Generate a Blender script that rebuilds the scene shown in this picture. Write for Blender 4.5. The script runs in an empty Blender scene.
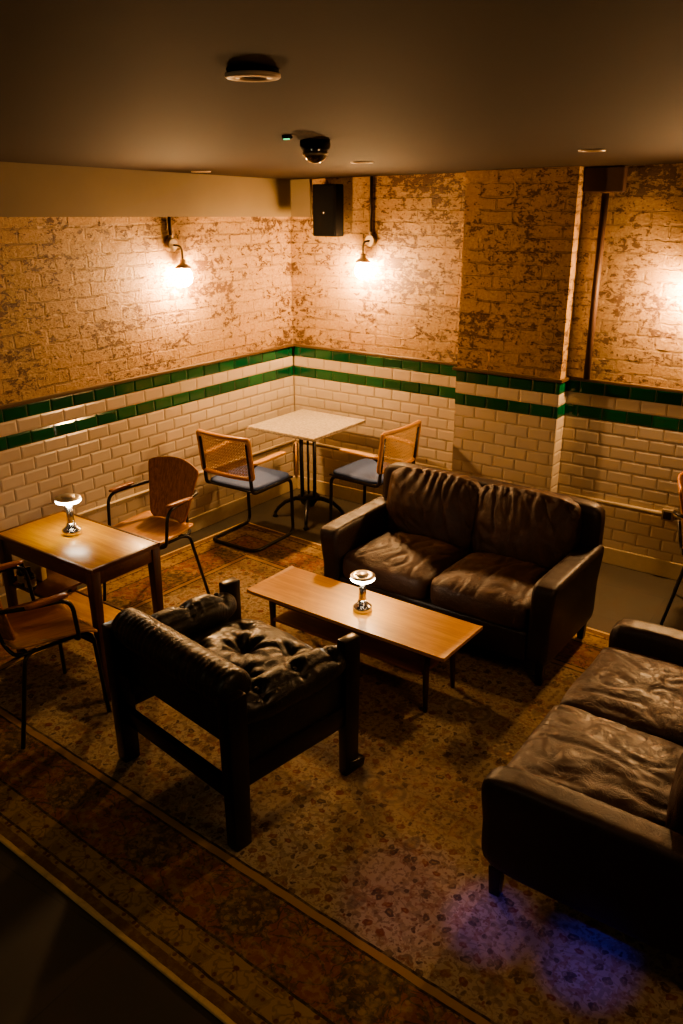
import bpy, bmesh, math, random
from mathutils import Vector, Matrix, noise
random.seed(7)
C = bpy.context.scene.collection
PI = math.pi
S = 0.08

# ------------------------------------------------------------------ materials
class NT:
    def __init__(s, name):
        s.m = bpy.data.materials.new(name); s.m.use_nodes = True
        s.t = s.m.node_tree; s.b = s.t.nodes['Principled BSDF']
    def n(s, typ, ins=None, **kw):
        nd = s.t.nodes.new(typ)
        for k, v in kw.items(): setattr(nd, k, v)
        for k, v in (ins or {}).items(): s.put(nd.inputs[k], v)
        return nd
    def put(s, sock, v):
        if isinstance(v, bpy.types.NodeSocket): s.t.links.new(v, sock)
        else:
            if hasattr(sock.default_value, '__len__') and len(sock.default_value) == 4 and len(v) == 3: v = (*v, 1)
            sock.default_value = v
    def math(s, op, a, b=0.0, c=None, clamp=False):
        nd = s.t.nodes.new('ShaderNodeMath'); nd.operation = op; nd.use_clamp = clamp
        s.put(nd.inputs[0], a); s.put(nd.inputs[1], b)
        if c is not None: s.put(nd.inputs[2], c)
        return nd.outputs[0]
    def ss(s, x, lo, hi):
        nd = s.n('ShaderNodeMapRange', {0: x, 1: lo, 2: hi}, interpolation_type='SMOOTHSTEP'); return nd.outputs[0]
    def mix(s, f, a, b, mode='MIX'):
        nd = s.t.nodes.new('ShaderNodeMix'); nd.data_type = 'RGBA'; nd.blend_type = mode
        s.put(nd.inputs[0], f); s.put(nd.inputs[6], a); s.put(nd.inputs[7], b); return nd.outputs[2]
    def xyz(s, x, y, z=0.0):
        return s.n('ShaderNodeCombineXYZ', {0: x, 1: y, 2: z}).outputs[0]
    def sep(s, v):
        return s.n('ShaderNodeSeparateXYZ', {0: v}).outputs
    def obj(s): return s.n('ShaderNodeTexCoord').outputs['Object']
    def pos(s): return s.n('ShaderNodeNewGeometry').outputs['Position']
    def map(s, v, sc=(1, 1, 1), rot=(0, 0, 0), loc=(0, 0, 0)):
        return s.n('ShaderNodeMapping', {'Vector': v, 'Scale': sc, 'Rotation': rot, 'Location': loc}).outputs[0]
    def noise(s, v, sc, det=4, rough=.55, dist=0.0):
        return s.n('ShaderNodeTexNoise', {'Vector': v, 'Scale': sc, 'Detail': det, 'Roughness': rough, 'Distortion': dist}).outputs[0]
    def bump(s, h, st=.3, d=.01, nrm=None):
        nd = s.n('ShaderNodeBump', {'Height': h, 'Strength': st, 'Distance': d})
        if nrm is not None: s.put(nd.inputs['Normal'], nrm)
        return nd.outputs[0]
    def set(s, **kw):
        for k, v in kw.items(): s.put(s.b.inputs[k.replace('_', ' ')], v)
        return s.m

def plain(name, col, rough=.5, metal=0.0, var=.12, vs=30, bump=0.0, **kw):
    t = NT(name); n = t.noise(t.obj(), vs, 3)
    c = t.mix(n, tuple(x * (1 - var) for x in col), tuple(x * (1 + var) for x in col))
    t.set(Base_Color=c, Roughness=rough, Metallic=metal, **kw)
    if bump: t.set(Normal=t.bump(n, bump, .003))
    return t.m

def wood(name, c1, c2, axis='x', rough=.35, sc=1.0, coat=0.0):
    t = NT(name); o = t.obj()
    scl = {'x': (1.2, 16, 16), 'y': (16, 1.2, 16), 'z': (16, 16, 1.2)}[axis]
    v = t.map(o, tuple(a * sc for a in scl))
    n1 = t.noise(v, 2.2, 6, .6, .8); n2 = t.noise(t.map(o, tuple(a * 7 * sc for a in scl)), 2, 2)
    f = t.math('ADD', t.math('MULTIPLY', n1, .75), t.math('MULTIPLY', n2, .25))
    c = t.mix(t.ss(f, .35, .65), c1, c2)
    t.set(Base_Color=c, Roughness=t.math('ADD', t.math('MULTIPLY', n1, .15), rough - .07), Normal=t.bump(n2, .06, .002), Coat_Weight=coat, Coat_Roughness=.2)
    return t.m

def leather(name, c1, c2, rough=.38, crease=.35):
    t = NT(name); o = t.obj()
    n = t.noise(o, 5, 5, .6); fine = t.n('ShaderNodeTexVoronoi', {'Vector': o, 'Scale': 240}).outputs[0]
    wr = t.noise(t.map(o, (1, 1, 1)), 11, 7, .62, 1.4)
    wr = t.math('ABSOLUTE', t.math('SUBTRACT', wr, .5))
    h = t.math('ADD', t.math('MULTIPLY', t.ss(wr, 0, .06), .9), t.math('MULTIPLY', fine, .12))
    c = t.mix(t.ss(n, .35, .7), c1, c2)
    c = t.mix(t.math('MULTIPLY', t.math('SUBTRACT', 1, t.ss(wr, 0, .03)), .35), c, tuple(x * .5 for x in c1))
    t.set(Base_Color=c, Roughness=t.math('ADD', t.math('MULTIPLY', n, .22), rough - .1), Normal=t.bump(h, crease, .004), Specular_IOR_Level=.5)
    return t.m

def emit(name, col, st):
    t = NT(name); n = t.noise(t.obj(), 4, 1)
    t.set(Base_Color=col, Emission_Color=t.mix(n, col, tuple(min(1, c * 1.03) for c in col)), Emission_Strength=st); return t.m

M = {}
def brick_mat():
    t = NT('painted_brick'); x, y, z = t.sep(t.pos())
    al = t.math('SUBTRACT', x, y); p = t.xyz(al, z, 0)
    warp = t.noise(p, 6, 3); warp2 = t.noise(p, 22, 2)
    dz = t.math('ADD', t.math('MULTIPLY', t.math('SUBTRACT', warp, .5), .03), t.math('MULTIPLY', t.math('SUBTRACT', warp2, .5), .014))
    pv = t.xyz(t.math('ADD', al, dz), t.math('ADD', z, dz), 0)
    br = t.n('ShaderNodeTexBrick', {'Vector': pv, 'Color1': (1, 1, 1), 'Color2': (0, 0, 0), 'Mortar': (.5, .5, .5), 'Scale': 1, 'Mortar Size': .0075, 'Mortar Smooth': .35, 'Bias': 0, 'Brick Width': .225, 'Row Height': .08})
    mort = br.outputs['Fac']; rnd = br.outputs['Color']
    big = t.noise(p, 1.3, 3, .6); mid = t.noise(t.map(p, (1, 1.25, 1)), 17, 10, .72, .5); fin = t.noise(p, 60, 6, .65)
    strk = t.noise(t.map(p, (1, 2.2, 1)), 24, 8, .7, 1.2)
    # flaking paint: threshold moves with the large noise, the brick and height
    rv = t.sep(rnd)[0]
    thr = t.math('ADD', .54, t.math('MULTIPLY', t.math('SUBTRACT', .5, big), .30))
    thr = t.math('SUBTRACT', thr, t.math('MULTIPLY', t.math('SUBTRACT', rv, .5), .07))
    fl = t.ss(t.math('SUBTRACT', t.math('ADD', t.math('MULTIPLY', mid, .6), t.math('MULTIPLY', strk, .4)), thr), -.008, .014)
    paint = t.mix(t.ss(fin, .3, .7), (.27, .155, .068), (.44, .285, .145))
    paint = t.mix(t.ss(mid, .38, .62), paint, (.35, .205, .09))
    bare = t.mix(strk, (.03, .011, .005), (.12, .048, .018))
    stain = t.ss(t.noise(p, 2.4, 5, .6), .5, .72)
    paint = t.mix(t.math('MULTIPLY', stain, .6), paint, (.36, .20, .095))
    c = t.mix(t.math('MULTIPLY', fl, .88), paint, bare)
    c = t.mix(t.math('MULTIPLY', mort, t.math('MULTIPLY', t.ss(warp, .42, .62), .5)), c, (.15, .085, .045))
    h = t.math('SUBTRACT', t.math('MULTIPLY', mid, .8), t.math('MULTIPLY', mort, t.math('MULTIPLY', t.ss(warp, .36, .6), .75)))
    h = t.math('SUBTRACT', t.math('ADD', h, t.math('MULTIPLY', fin, .25)), t.math('MULTIPLY', fl, .35))
    t.set(Base_Color=c, Roughness=.75, Normal=t.bump(h, 1.0, .022)); return t.m

def tile_mat(name, c1, c2, rough):
    t = NT(name); g = t.n('ShaderNodeNewGeometry'); r = g.outputs['Random Per Island']
    n = t.noise(t.pos(), 9, 3)
    c = t.mix(r, c1, c2); c = t.mix(t.math('MULTIPLY', n, .25), c, tuple(x * .7 for x in c1))
    t.set(Base_Color=c, Roughness=rough, Normal=t.bump(n, .12, .004), Coat_Weight=.3, Coat_Roughness=.08); return t.m

def rug_mat(hx, hy):
    t = NT('persian_rug'); x, y, z = t.sep(t.obj())
    wob = t.noise(t.obj(), 9, 2); w = t.math('MULTIPLY', t.math('SUBTRACT', wob, .5), .012)
    x = t.math('ADD', x, w); y = t.math('ADD', y, w)
    dx = t.math('SUBTRACT', hx, t.math('ABSOLUTE', x)); dy = t.math('SUBTRACT', hy, t.math('ABSOLUTE', y))
    d = t.math('MINIMUM', dx, dy); sel = t.math('LESS_THAN', dy, dx)
    s = t.math('ADD', t.math('MULTIPLY', x, sel), t.math('MULTIPLY', y, t.math('SUBTRACT', 1, sel)))
    def pp(a, b): return t.math('PINGPONG', a, b)
    # field: mirrored repeats give the arabesque look
    f0 = t.xyz(pp(x, .27), pp(y, .36), 0)
    wx = t.n('ShaderNodeTexNoise', {'Vector': f0, 'Scale': 26.0, 'Detail': 2.0}).outputs['Color']
    f = t.n('ShaderNodeVectorMath', {0: f0, 1: t.n('ShaderNodeVectorMath', {0: wx, 1: (.04, .04, .04)}, operation='MULTIPLY').outputs[0]}, operation='ADD').outputs[0]
    vor = t.n('ShaderNodeTexVoronoi', {'Vector': f, 'Scale': 19.0}); d1 = vor.outputs['Distance']; cr = t.sep(vor.outputs['Color'])[0]
    vor2 = t.n('ShaderNodeTexVoronoi', {'Vector': t.map(f, loc=(.3, .7, 0)), 'Scale': 44.0}).outputs['Distance']
    vn = t.noise(f, 13, 2, .5, 1.0); vine = t.math('SUBTRACT', 1, t.ss(t.math('ABSOLUTE', t.math('SUBTRACT', vn, .5)), .012, .04))
    fade = t.noise(t.obj(), 1.6, 4); wear = t.noise(t.obj(), 26, 6, .7)
    base = t.mix(t.ss(fade, .35, .65), (.38, .30, .20), (.27, .19, .12))
    fl = t.math('SUBTRACT', 1, t.ss(d1, .27, .33)); fc = t.math('SUBTRACT', 1, t.ss(d1, .09, .13))
    sp = t.math('SUBTRACT', 1, t.ss(vor2, .2, .27))
    c = t.mix(t.math('MULTIPLY', vine, .4), base, (.09, .055, .035))
    c = t.mix(t.math('MULTIPLY', sp, .7), c, (.13, .05, .03))
    c = t.mix(t.math('MULTIPLY', fl, .85), c, t.mix(t.math('GREATER_THAN', cr, .55), (.06, .035, .03), (.15, .04, .025)))
    c = t.mix(t.math('MULTIPLY', fc, .45), c, (.33, .21, .10))
    orn = t.ss(t.noise(f0, 30, 4, .6, .6), .53, .58); orn2 = t.ss(t.noise(t.map(f0, loc=(3, 1, 0)), 17, 3, .6, 1.0), .57, .62)
    c = t.mix(t.math('MULTIPLY', orn, .55), c, (.115, .06, .035)); c = t.mix(t.math('MULTIPLY', orn2, .5), c, (.17, .055, .03))
    pal = t.n('ShaderNodeTexVoronoi', {'Vector': f0, 'Scale': 6.5}).outputs['Distance']
    c = t.mix(t.math('MULTIPLY', t.math('MULTIPLY', t.ss(pal, .2, .26), t.math('SUBTRACT', 1, t.ss(pal, .32, .38))), .5), c, (.09, .06, .045))
    # main border with medallions
    ps = pp(s, .25); b = t.xyz(ps, d, 0)
    bv = t.n('ShaderNodeTexVoronoi', {'Vector': b, 'Scale': 21.0}).outputs['Distance']
    bn = t.noise(b, 13, 2, .5, .8); bl = t.math('SUBTRACT', 1, t.ss(t.math('ABSOLUTE', t.math('SUBTRACT', bn, .5)), .012, .035))
    e = t.math('SQRT', t.math('ADD', t.math('POWER', t.math('DIVIDE', ps, .125), 2.0), t.math('POWER', t.math('DIVIDE', t.math('SUBTRACT', d, .335), .125), 2.0)))
    e = t.math('ADD', e, t.math('MULTIPLY', t.math('SUBTRACT', bv, .3), .5))
    med = t.math('SUBTRACT', 1, t.ss(e, .94, 1.02)); ring = t.math('MULTIPLY', t.ss(e, .6, .66), t.math('SUBTRACT', 1, t.ss(e, .76, .82)))
    bc = t.mix(t.math('SUBTRACT', 1, t.ss(bv, .2, .28)), (.22, .085, .042), (.27, .165, .075))
    bc = t.mix(t.math('MULTIPLY', bl, .8), bc, (.05, .05, .045))
    mc = t.mix(t.math('SUBTRACT', 1, t.ss(bv, .2, .3)), (.06, .055, .04), (.26, .17, .08))
    bc = t.mix(t.math('MULTIPLY', med, .75), bc, mc); bc = t.mix(t.math('MULTIPLY', ring, .45), bc, (.27, .16, .07)); bc = t.mix(t.math('MULTIPLY', sp, .55), bc, (.08, .045, .03)); bc = t.mix(t.math('MULTIPLY', orn, .6), bc, (.3, .19, .09)); bc = t.mix(t.math('MULTIPLY', orn2, .6), bc, (.06, .05, .04))
    c = t.mix(t.math('LESS_THAN', d, .48), c, bc)
    # guard borders
    def band(c, lo, hi, col): return t.mix(t.math('MULTIPLY', t.math('GREATER_THAN', d, lo), t.math('LESS_THAN', d, hi)), c, col)
    g = t.xyz(pp(s, .13), d, 0); gv = t.n('ShaderNodeTexVoronoi', {'Vector': g, 'Scale': 34.0}).outputs['Distance']
    gn = t.noise(g, 16, 2, .5, 1.0); gc = t.mix(t.math('MULTIPLY', t.math('SUBTRACT', 1, t.ss(t.math('ABSOLUTE', t.math('SUBTRACT', gn, .5)), .02, .06)), .5), (.32, .21, .095), (.1, .06, .035)); gc = t.mix(t.math('SUBTRACT', 1, t.ss(gv, .25, .36)), gc, (.13, .05, .03))
    c = band(c, .035, .19, gc)
    c = band(c, .19, .20, (.05, .04, .03)); c = band(c, .455, .485, (.33, .2, .09)); c = band(c, .485, .495, (.04, .03, .025)); c = band(c, .445, .455, (.04, .03, .025))
    c = band(c, .075, .085, (.06, .04, .03)); c = band(c, .02, .055, (.16, .085, .04)); c = band(c, -.1, .02, (.62, .44, .22))
    c = t.mix(t.math('MULTIPLY', t.ss(wear, .42, .7), .5), c, (.33, .235, .12))
    t.set(Base_Color=c, Roughness=.95, Normal=t.bump(t.noise(t.obj(), 320, 2), .5, .004), Specular_IOR_Level=.1); return t.m

def floor_mat():
    t = NT('slate_floor'); p = t.pos()
    br = t.n('ShaderNodeTexBrick', {'Vector': t.map(p, rot=(0, 0, -.04)), 'Color1': (.060, .052, .036), 'Color2': (.045, .038, .027), 'Mortar': (.03, .028, .024), 'Scale': 1, 'Mortar Size': .003, 'Brick Width': .9, 'Row Height': .45})
    n = t.noise(p, 5, 7, .6); c = t.mix(t.ss(n, .3, .75), br.outputs['Color'], (.068, .05, .032))
    t.set(Base_Color=c, Roughness=t.math('ADD', .42, t.math('MULTIPLY', n, .25)), Normal=t.bump(n, .25, .004)); return t.m

def ceiling_mat():
    t = NT('dark_ceiling_paint'); n = t.noise(t.pos(), 1.1, 4); f = t.noise(t.pos(), 90, 3)
    t.set(Base_Color=t.mix(n, (.020, .0125, .0075), (.028, .018, .011)), Roughness=.8, Specular_IOR_Level=.12, Normal=t.bump(f, .1, .002)); return t.m

M['brick'] = brick_mat()
M['tile'] = tile_mat('cream_tile', (.60, .50, .385), (.53, .43, .325), .2)
M['green'] = tile_mat('green_tile', (.008, .10, .04), (.004, .055, .025), .12)
M['grout'] = plain('grout', (.42, .31, .2), .8)
M['skirt'] = plain('skirting_paint', (.52, .42, .28), .5)
M['cap'] = plain('dado_cap', (.09, .055, .03), .35)
M['beam'] = plain('beam_paint', (.17, .125, .07), .6, vs=3)
M['floor'] = floor_mat(); M['ceil'] = ceiling_mat()
M['darkwall'] = plain('dark_wall_paint', (.06, .045, .035), .8)
M['black'] = plain('black_metal', (.012, .011, .011), .35)
M['blackp'] = plain('black_plastic', (.0035, .0033, .0033), .8, Specular_IOR_Level=.15)
M['steel'] = plain('dark_steel', (.05, .035, .025), .45, .6)
M['rust'] = plain('rusty_steel', (.06, .028, .018), .6)
M['chrome'] = plain('brushed_chrome', (.72, .69, .66), .24, 1.0)
M['galv'] = plain('galvanised_conduit', (.32, .25, .17), .45, .5)
M['paintpipe'] = plain('painted_conduit', (.5, .4, .27), .45)
M['teak'] = wood('teak', (.40, .17, .018), (.55, .265, .032), 'x', .38, coat=.08)
M['teakd'] = wood('dark_teak', (.06, .022, .009), (.10, .038, .014), 'z', .4)
M['teakx'] = wood('shelf_teak', (.26, .1, .032), (.36, .15, .05), 'x', .4)
M['oak'] = wood('varnished_table', (.42, .185, .012), (.58, .31, .022), 'x', .36, coat=.08)
M['oakd'] = wood('table_side', (.075, .026, .009), (.12, .042, .014), 'x', .4)
M['plyb'] = wood('plywood_back', (.24, .085, .024), (.50, .21, .07), 'z', .38, 2.6)
M['plys'] = wood('plywood_seat', (.44, .2, .065), (.6, .31, .115), 'y', .35)
M['armw'] = wood('arm_pad_wood', (.2, .07, .03), (.3, .11, .045), 'y', .3)
M['beech'] = wood('beech', (.5, .26, .09), (.64, .36, .14), 'y', .35)
M['beechx'] = wood('beech_bent', (.42, .2, .065), (.55, .28, .1), 'x', .35)
M['cane'] = plain('cane', (.62, .36, .14), .5)
M['blue'] = plain('blue_seat_fabric', (.06, .10, .24), .75, bump=.3, vs=160)
M['ebony'] = wood('black_stained_wood', (.010, .006, .004), (.02, .012, .008), 'z', .3)
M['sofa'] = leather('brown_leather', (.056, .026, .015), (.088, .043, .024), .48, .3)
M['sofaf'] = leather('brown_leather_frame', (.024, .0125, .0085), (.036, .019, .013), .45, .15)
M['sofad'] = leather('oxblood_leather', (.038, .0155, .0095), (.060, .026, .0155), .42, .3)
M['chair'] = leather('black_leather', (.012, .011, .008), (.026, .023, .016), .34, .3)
M['bulb'] = emit('bulb_glow', (1, .58, .255), 780)
M['satin'] = plain('satin_metal', (.75, .7, .62), .32, 1.0)
M['ring'] = emit('lamp_ring_glow', (1, .86, .66), 28)
M['led'] = emit('green_led', (.05, 1, .35), 1.6)
M['pale'] = plain('pale_plastic', (.55, .4, .27), .5)
M['dim'] = plain('downlight_trim', (.5, .38, .26), .35)
t = NT('marble_top'); n = t.noise(t.obj(), 55, 5, .7)
M['marble'] = t.set(Base_Color=t.mix(t.ss(n, .35, .65), (.30, .25, .18), (.54, .46, .35)), Roughness=.32)
t = NT('smoked_dome'); M['dome'] = t.set(Base_Color=t.mix(t.noise(t.obj(), 5), (.05, .045, .04), (.09, .08, .07)), Roughness=.05, Coat_Weight=1.0, Transmission_Weight=.35)
M['yellow'] = plain('yellow_card', (.62, .42, .03), .6)
M['label'] = plain('pale_label', (.42, .36, .25), .6)
M['bottle'] = plain('dark_bottle_glass', (.012, .016, .01), .1, Coat_Weight=.6)

# ------------------------------------------------------------------ mesh helpers
class MB:
    def __init__(s): s.b = bmesh.new(); s.mi = 0
    def quad(s, pts):
        f = s.b.faces.new([s.b.verts.new(p) for p in pts]); f.material_index = s.mi; return f
    def box(s, c, d, rot=None, bev=0.0, seg=2, taper=None):
        m = Matrix.Translation(c) @ (rot.to_4x4() if rot is not None else Matrix()) @ Matrix.Diagonal((*d, 1))
        r = bmesh.ops.create_cube(s.b, size=1.0)['verts']
        if taper:
            for v in r:
                if v.co.z < 0: v.co.x *= taper; v.co.y *= taper
        bmesh.ops.transform(s.b, matrix=m, verts=r)
        fs = {f for v in r for f in v.link_faces}
        for f in fs: f.material_index = s.mi
        if bev:
            es = list({e for v in r for e in v.link_edges})
            bmesh.ops.bevel(s.b, geom=es, offset=bev, segments=seg, profile=.5, affect='EDGES')
        return s
    def tube(s, pts, r, n=8, closed=False, rb=None, sub=5):
        """round tube along pts; rb fillets the corners"""
        P = [Vector(p) for p in pts]
        if rb:
            Q = []; N = len(P)
            for i in range(N):
                if not closed and i in (0, N - 1): Q.append(P[i]); continue
                a, b, c = P[i - 1], P[i], P[(i + 1) % N]
                k = min(rb, (a - b).length * .49, (c - b).length * .49)
                p0 = b + (a - b).normalized() * k; p2 = b + (c - b).normalized() * k
                for j in range(sub + 1):
                    u = j / sub; Q.append(p0 * (1 - u) ** 2 + b * 2 * u * (1 - u) + p2 * u * u)
            P = Q
        N = len(P); rings = []; up = None
        for i in range(N):
            if closed: t = (P[(i + 1) % N] - P[i - 1])
            else: t = P[min(i + 1, N - 1)] - P[max(i - 1, 0)]
            t.normalize()
            if up is None:
                up = Vector((0, 0, 1)) if abs(t.z) < .9 else Vector((1, 0, 0))
            a = t.cross(up).normalized(); up = a.cross(t).normalized()
            rr = r(i / (N - 1)) if callable(r) else r
            rings.append([s.b.verts.new(P[i] + (a * math.cos(2 * PI * k / n) + up * math.sin(2 * PI * k / n)) * rr) for k in range(n)])
        for i in range(N if closed else N - 1):
            A, B = rings[i], rings[(i + 1) % N]
            for k in range(n):
                f = s.b.faces.new((A[k], A[(k + 1) % n], B[(k + 1) % n], B[k])); f.material_index = s.mi; f.smooth = True
        if not closed:
            for R in (rings[0][::-1], rings[-1]):
                try: s.b.faces.new(R).material_index = s.mi
                except Exception: pass
        return s
    def lathe(s, prof, n=32, mat=None):
        m = mat or Matrix(); rings = []
        for r, z in prof:
            if r < 1e-5: rings.append([s.b.verts.new(m @ Vector((0, 0, z)))])
            else: rings.append([s.b.verts.new(m @ Vector((r * math.cos(2 * PI * k / n), r * math.sin(2 * PI * k / n), z))) for k in range(n)])
        for A, B in zip(rings, rings[1:]):
            for k in range(n):
                a = [A[k % len(A)], A[(k + 1) % len(A)], B[(k + 1) % len(B)], B[k % len(B)]]
                a = list(dict.fromkeys(a))
                if len(a) > 2:
                    f = s.b.faces.new(a); f.material_index = s.mi; f.smooth = True
        return s
    def puff(s, c, d, fn=None, n=(24, 24, 8), p=7.0, rot=None):
        """rounded cushion: box c (centre) d (full size), fn(u,v,w,co)->offset Vector in local frame"""
        r = bmesh.ops.create_cube(s.b, size=2.0)['verts']
        fs = list({f for v in r for f in v.link_faces})
        bmesh.ops.delete(s.b, geom=fs, context='FACES_ONLY')
        bmesh.ops.delete(s.b, geom=r, context='VERTS')
        V = {}
        def vert(k):
            if k in V: return V[k]
            q = Vector((2 * k[0] / n[0] - 1, 2 * k[1] / n[1] - 1, 2 * k[2] / n[2] - 1))
            inf = max(abs(a) for a in q); pn = sum(abs(a) ** p for a in q) ** (1 / p)
            q2 = q * (inf / pn)
            co = Vector((q2.x * d[0] / 2, q2.y * d[1] / 2, q2.z * d[2] / 2))
            if fn: co = co + fn(q.x, q.y, q.z, co)
            if rot is not None: co = rot @ co
            V[k] = s.b.verts.new(co + Vector(c)); return V[k]
        for ax in range(3):
            a1, a2 = [(1, 2), (2, 0), (0, 1)][ax]
            for side in (0, n[ax]):
                for i in range(n[a1]):
                    for j in range(n[a2]):
                        def K(a, b):
                            k = [0, 0, 0]; k[ax] = side; k[a1] = a; k[a2] = b; return tuple(k)
                        q = [vert(K(i, j)), vert(K(i + 1, j)), vert(K(i + 1, j + 1)), vert(K(i, j + 1))]
                        if side == 0: q = q[::-1]
                        f = s.b.faces.new(q); f.smooth = True; f.material_index = s.mi
        return s
    def sheet(s, fn, nu, nv, th):
        """solid sheet: fn(u,v)->(point, normal)"""
        A = []; B = []
        for i in range(nu + 1):
            ra = []; rb = []
            for j in range(nv + 1):
                p, nn = fn(i / nu, j / nv); p = Vector(p); nn = Vector(nn).normalized()
                ra.append(s.b.verts.new(p + nn * th / 2)); rb.append(s.b.verts.new(p - nn * th / 2))
            A.append(ra); B.append(rb)
        def F(v):
            f = s.b.faces.new(v); f.smooth = True; f.material_index = s.mi
        for i in range(nu):
            for j in range(nv):
                F((A[i][j], A[i + 1][j], A[i + 1][j + 1], A[i][j + 1])); F((B[i][j + 1], B[i + 1][j + 1], B[i + 1][j], B[i][j]))
        for i in range(nu):
            F((A[i + 1][0], A[i][0], B[i][0], B[i + 1][0])); F((A[i][nv], A[i + 1][nv], B[i + 1][nv], B[i][nv]))
        for j in range(nv):
            F((A[0][j], A[0][j + 1], B[0][j + 1], B[0][j])); F((A[nu][j + 1], A[nu][j], B[nu][j], B[nu][j + 1]))
        return s
    def build(s, name, mats, parent=None, smooth=False, auto=None):
        bmesh.ops.recalc_face_normals(s.b, faces=s.b.faces)
        me = bpy.data.meshes.new(name); s.b.to_mesh(me); s.b.free()
        for m in (mats if isinstance(mats, (list, tuple)) else [mats]): me.materials.append(m)
        if smooth:
            me.polygons.foreach_set('use_smooth', [True] * len(me.polygons))
        if auto: me.set_sharp_from_angle(angle=math.radians(auto))
        o = bpy.data.objects.new(name, me); C.objects.link(o)
        if parent: o.parent = parent
        return o

def tag(o, label, cat=None, group=None, kind=None):
    if label: o['label'] = label
    if cat: o['category'] = cat
    if group: o['group'] = group
    if kind: o['kind'] = kind
    return o
def thing(name, label, cat, loc, rz=0.0, group=None):
    o = bpy.data.objects.new(name, None); C.objects.link(o); o.empty_display_size = .1
    o.location = loc; o.rotation_euler = (0, 0, rz); return tag(o, label, cat, group)
def struct(o, label=None, cat=None): return tag(o, label, cat, kind='structure')
def dup(o, loc, rz, label, group=None):
    c = o.copy(); C.objects.link(c); c.location = loc; c.rotation_euler = (0, 0, rz); c['label'] = label
    if group: c['group'] = group
    for ch in list(o.children):
        k = ch.copy(); C.objects.link(k); k.parent = c
        for g in list(ch.children):
            h = g.copy(); C.objects.link(h); h.parent = k
    return c

# ------------------------------------------------------------------ room
G = 1.205; H0 = 2.443
XR, YF = 5.7, -6.6
def ceil_z(x, y): return H0 + .0165 * x - .0207 * y
PX0, PX1, PD = 1.549, 2.300, .135

def panel(mb, o, u, n, L, phase, rows=14, ex=1):
    """tiled dado + painted brick; o floor point at tile face, u along, n out of wall"""
    o = Vector(o); u = Vector(u); n = Vector(n); Z = Vector((0, 0, 1))
    def P(a, z, d=0.0): return o + u * a + Z * z + n * d
    mb.mi = 3
    q = .006 * ex; mb.quad([P(-q, 0, -.006), P(L + q, 0, -.006), P(L + q, G, -.006), P(-q, G, -.006)])
    mb.mi = 0
    e = o + u * L
    q = .004 * ex; mb.quad([P(-q, G, -.004), P(L + q, G, -.004), P(L + q, ceil_z(e.x, e.y) + .01, -.004), P(-q, ceil_z(o.x, o.y) + .01, -.004)])
    g = .0016; bv = .011
    for k in range(rows):
        mb.mi = 2 if k in (0, 2) else 1
        z1 = G - k * S - g; z0 = G - (k + 1) * S + g
        a = (phase + (S if k % 2 else 0)) % (2 * S) - 2 * S
        while a < L:
            a0 = max(a + g, 0.0); a1 = min(a + 2 * S - g, L); a += 2 * S
            if a1 - a0 < .004: continue
            bb = min(bv, (a1 - a0) * .3)
            out = [mb.b.verts.new(P(*q)) for q in ((a0, z0, -.006), (a1, z0, -.006), (a1, z1, -.006), (a0, z1, -.006))]
            lo = [mb.b.verts.new(P(*q)) for q in ((a0, z0, -.003), (a1, z0, -.003), (a1, z1, -.003), (a0, z1, -.003))]
            hi = [mb.b.verts.new(P(*q)) for q in ((a0 + bb, z0 + bv, 0), (a1 - bb, z0 + bv, 0), (a1 - bb, z1 - bv, 0), (a0 + bb, z1 - bv, 0))]
            for A, B in ((out, lo), (lo, hi)):
                for i in range(4):
                    mb.b.faces.new((A[i], A[(i + 1) % 4], B[(i + 1) % 4], B[i])).material_index = mb.mi
            mb.b.faces.new(hi).material_index = mb.mi
WM = [M['brick'], M['tile'], M['green'], M['grout']]
mb = MB(); panel(mb, (0, 0, 0), (0, -1, 0), (1, 0, 0), -YF, .053); struct(mb.build('wall_left', WM))
mb = MB(); panel(mb, (0, 0, 0), (1, 0, 0), (0, -1, 0), PX0 + .02, .067)
panel(mb, (PX1 - .02, 0, 0), (1, 0, 0), (0, -1, 0), XR - PX1 + .02, 2.542 - PX1 + .02); struct(mb.build('wall_back', WM))
mb = MB(); panel(mb, (PX0, -PD, 0), (1, 0, 0), (0, -1, 0), PX1 - PX0, 1.628 - PX0, ex=-1)
panel(mb, (PX1, -PD, 0), (0, 1, 0), (1, 0, 0), PD, .1, ex=-1); panel(mb, (PX0, 0, 0), (0, -1, 0), (-1, 0, 0), PD, .1, ex=-1)
struct(mb.build('wall_pier', WM))
mb = MB(); mb.box((XR + .05, YF / 2, 1.35), (.1, -YF, 2.7)); struct(mb.build('wall_right', M['darkwall']))
mb = MB(); mb.box((XR / 2, YF - .05, 1.35), (XR, .1, 2.7)); struct(mb.build('wall_front', M['darkwall']))
mb = MB(); mb.box((XR / 2, YF / 2, -.05), (XR + .2, -YF + .2, .1)); struct(mb.build('floor', M['floor']))
mb = MB()
c4 = [(-.1, .1), (XR + .1, .1), (XR + .1, YF - .1), (-.1, YF - .1)]
lo = [mb.b.verts.new((x, y, ceil_z(x, y))) for x, y in c4]; hi = [mb.b.verts.new((x, y, ceil_z(x, y) + .1)) for x, y in c4]
mb.b.faces.new(lo); mb.b.faces.new(hi)
for i in range(4): mb.b.faces.new((lo[i], lo[(i + 1) % 4], hi[(i + 1) % 4], hi[i]))
struct(mb.build('ceiling', M['ceil']))
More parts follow.
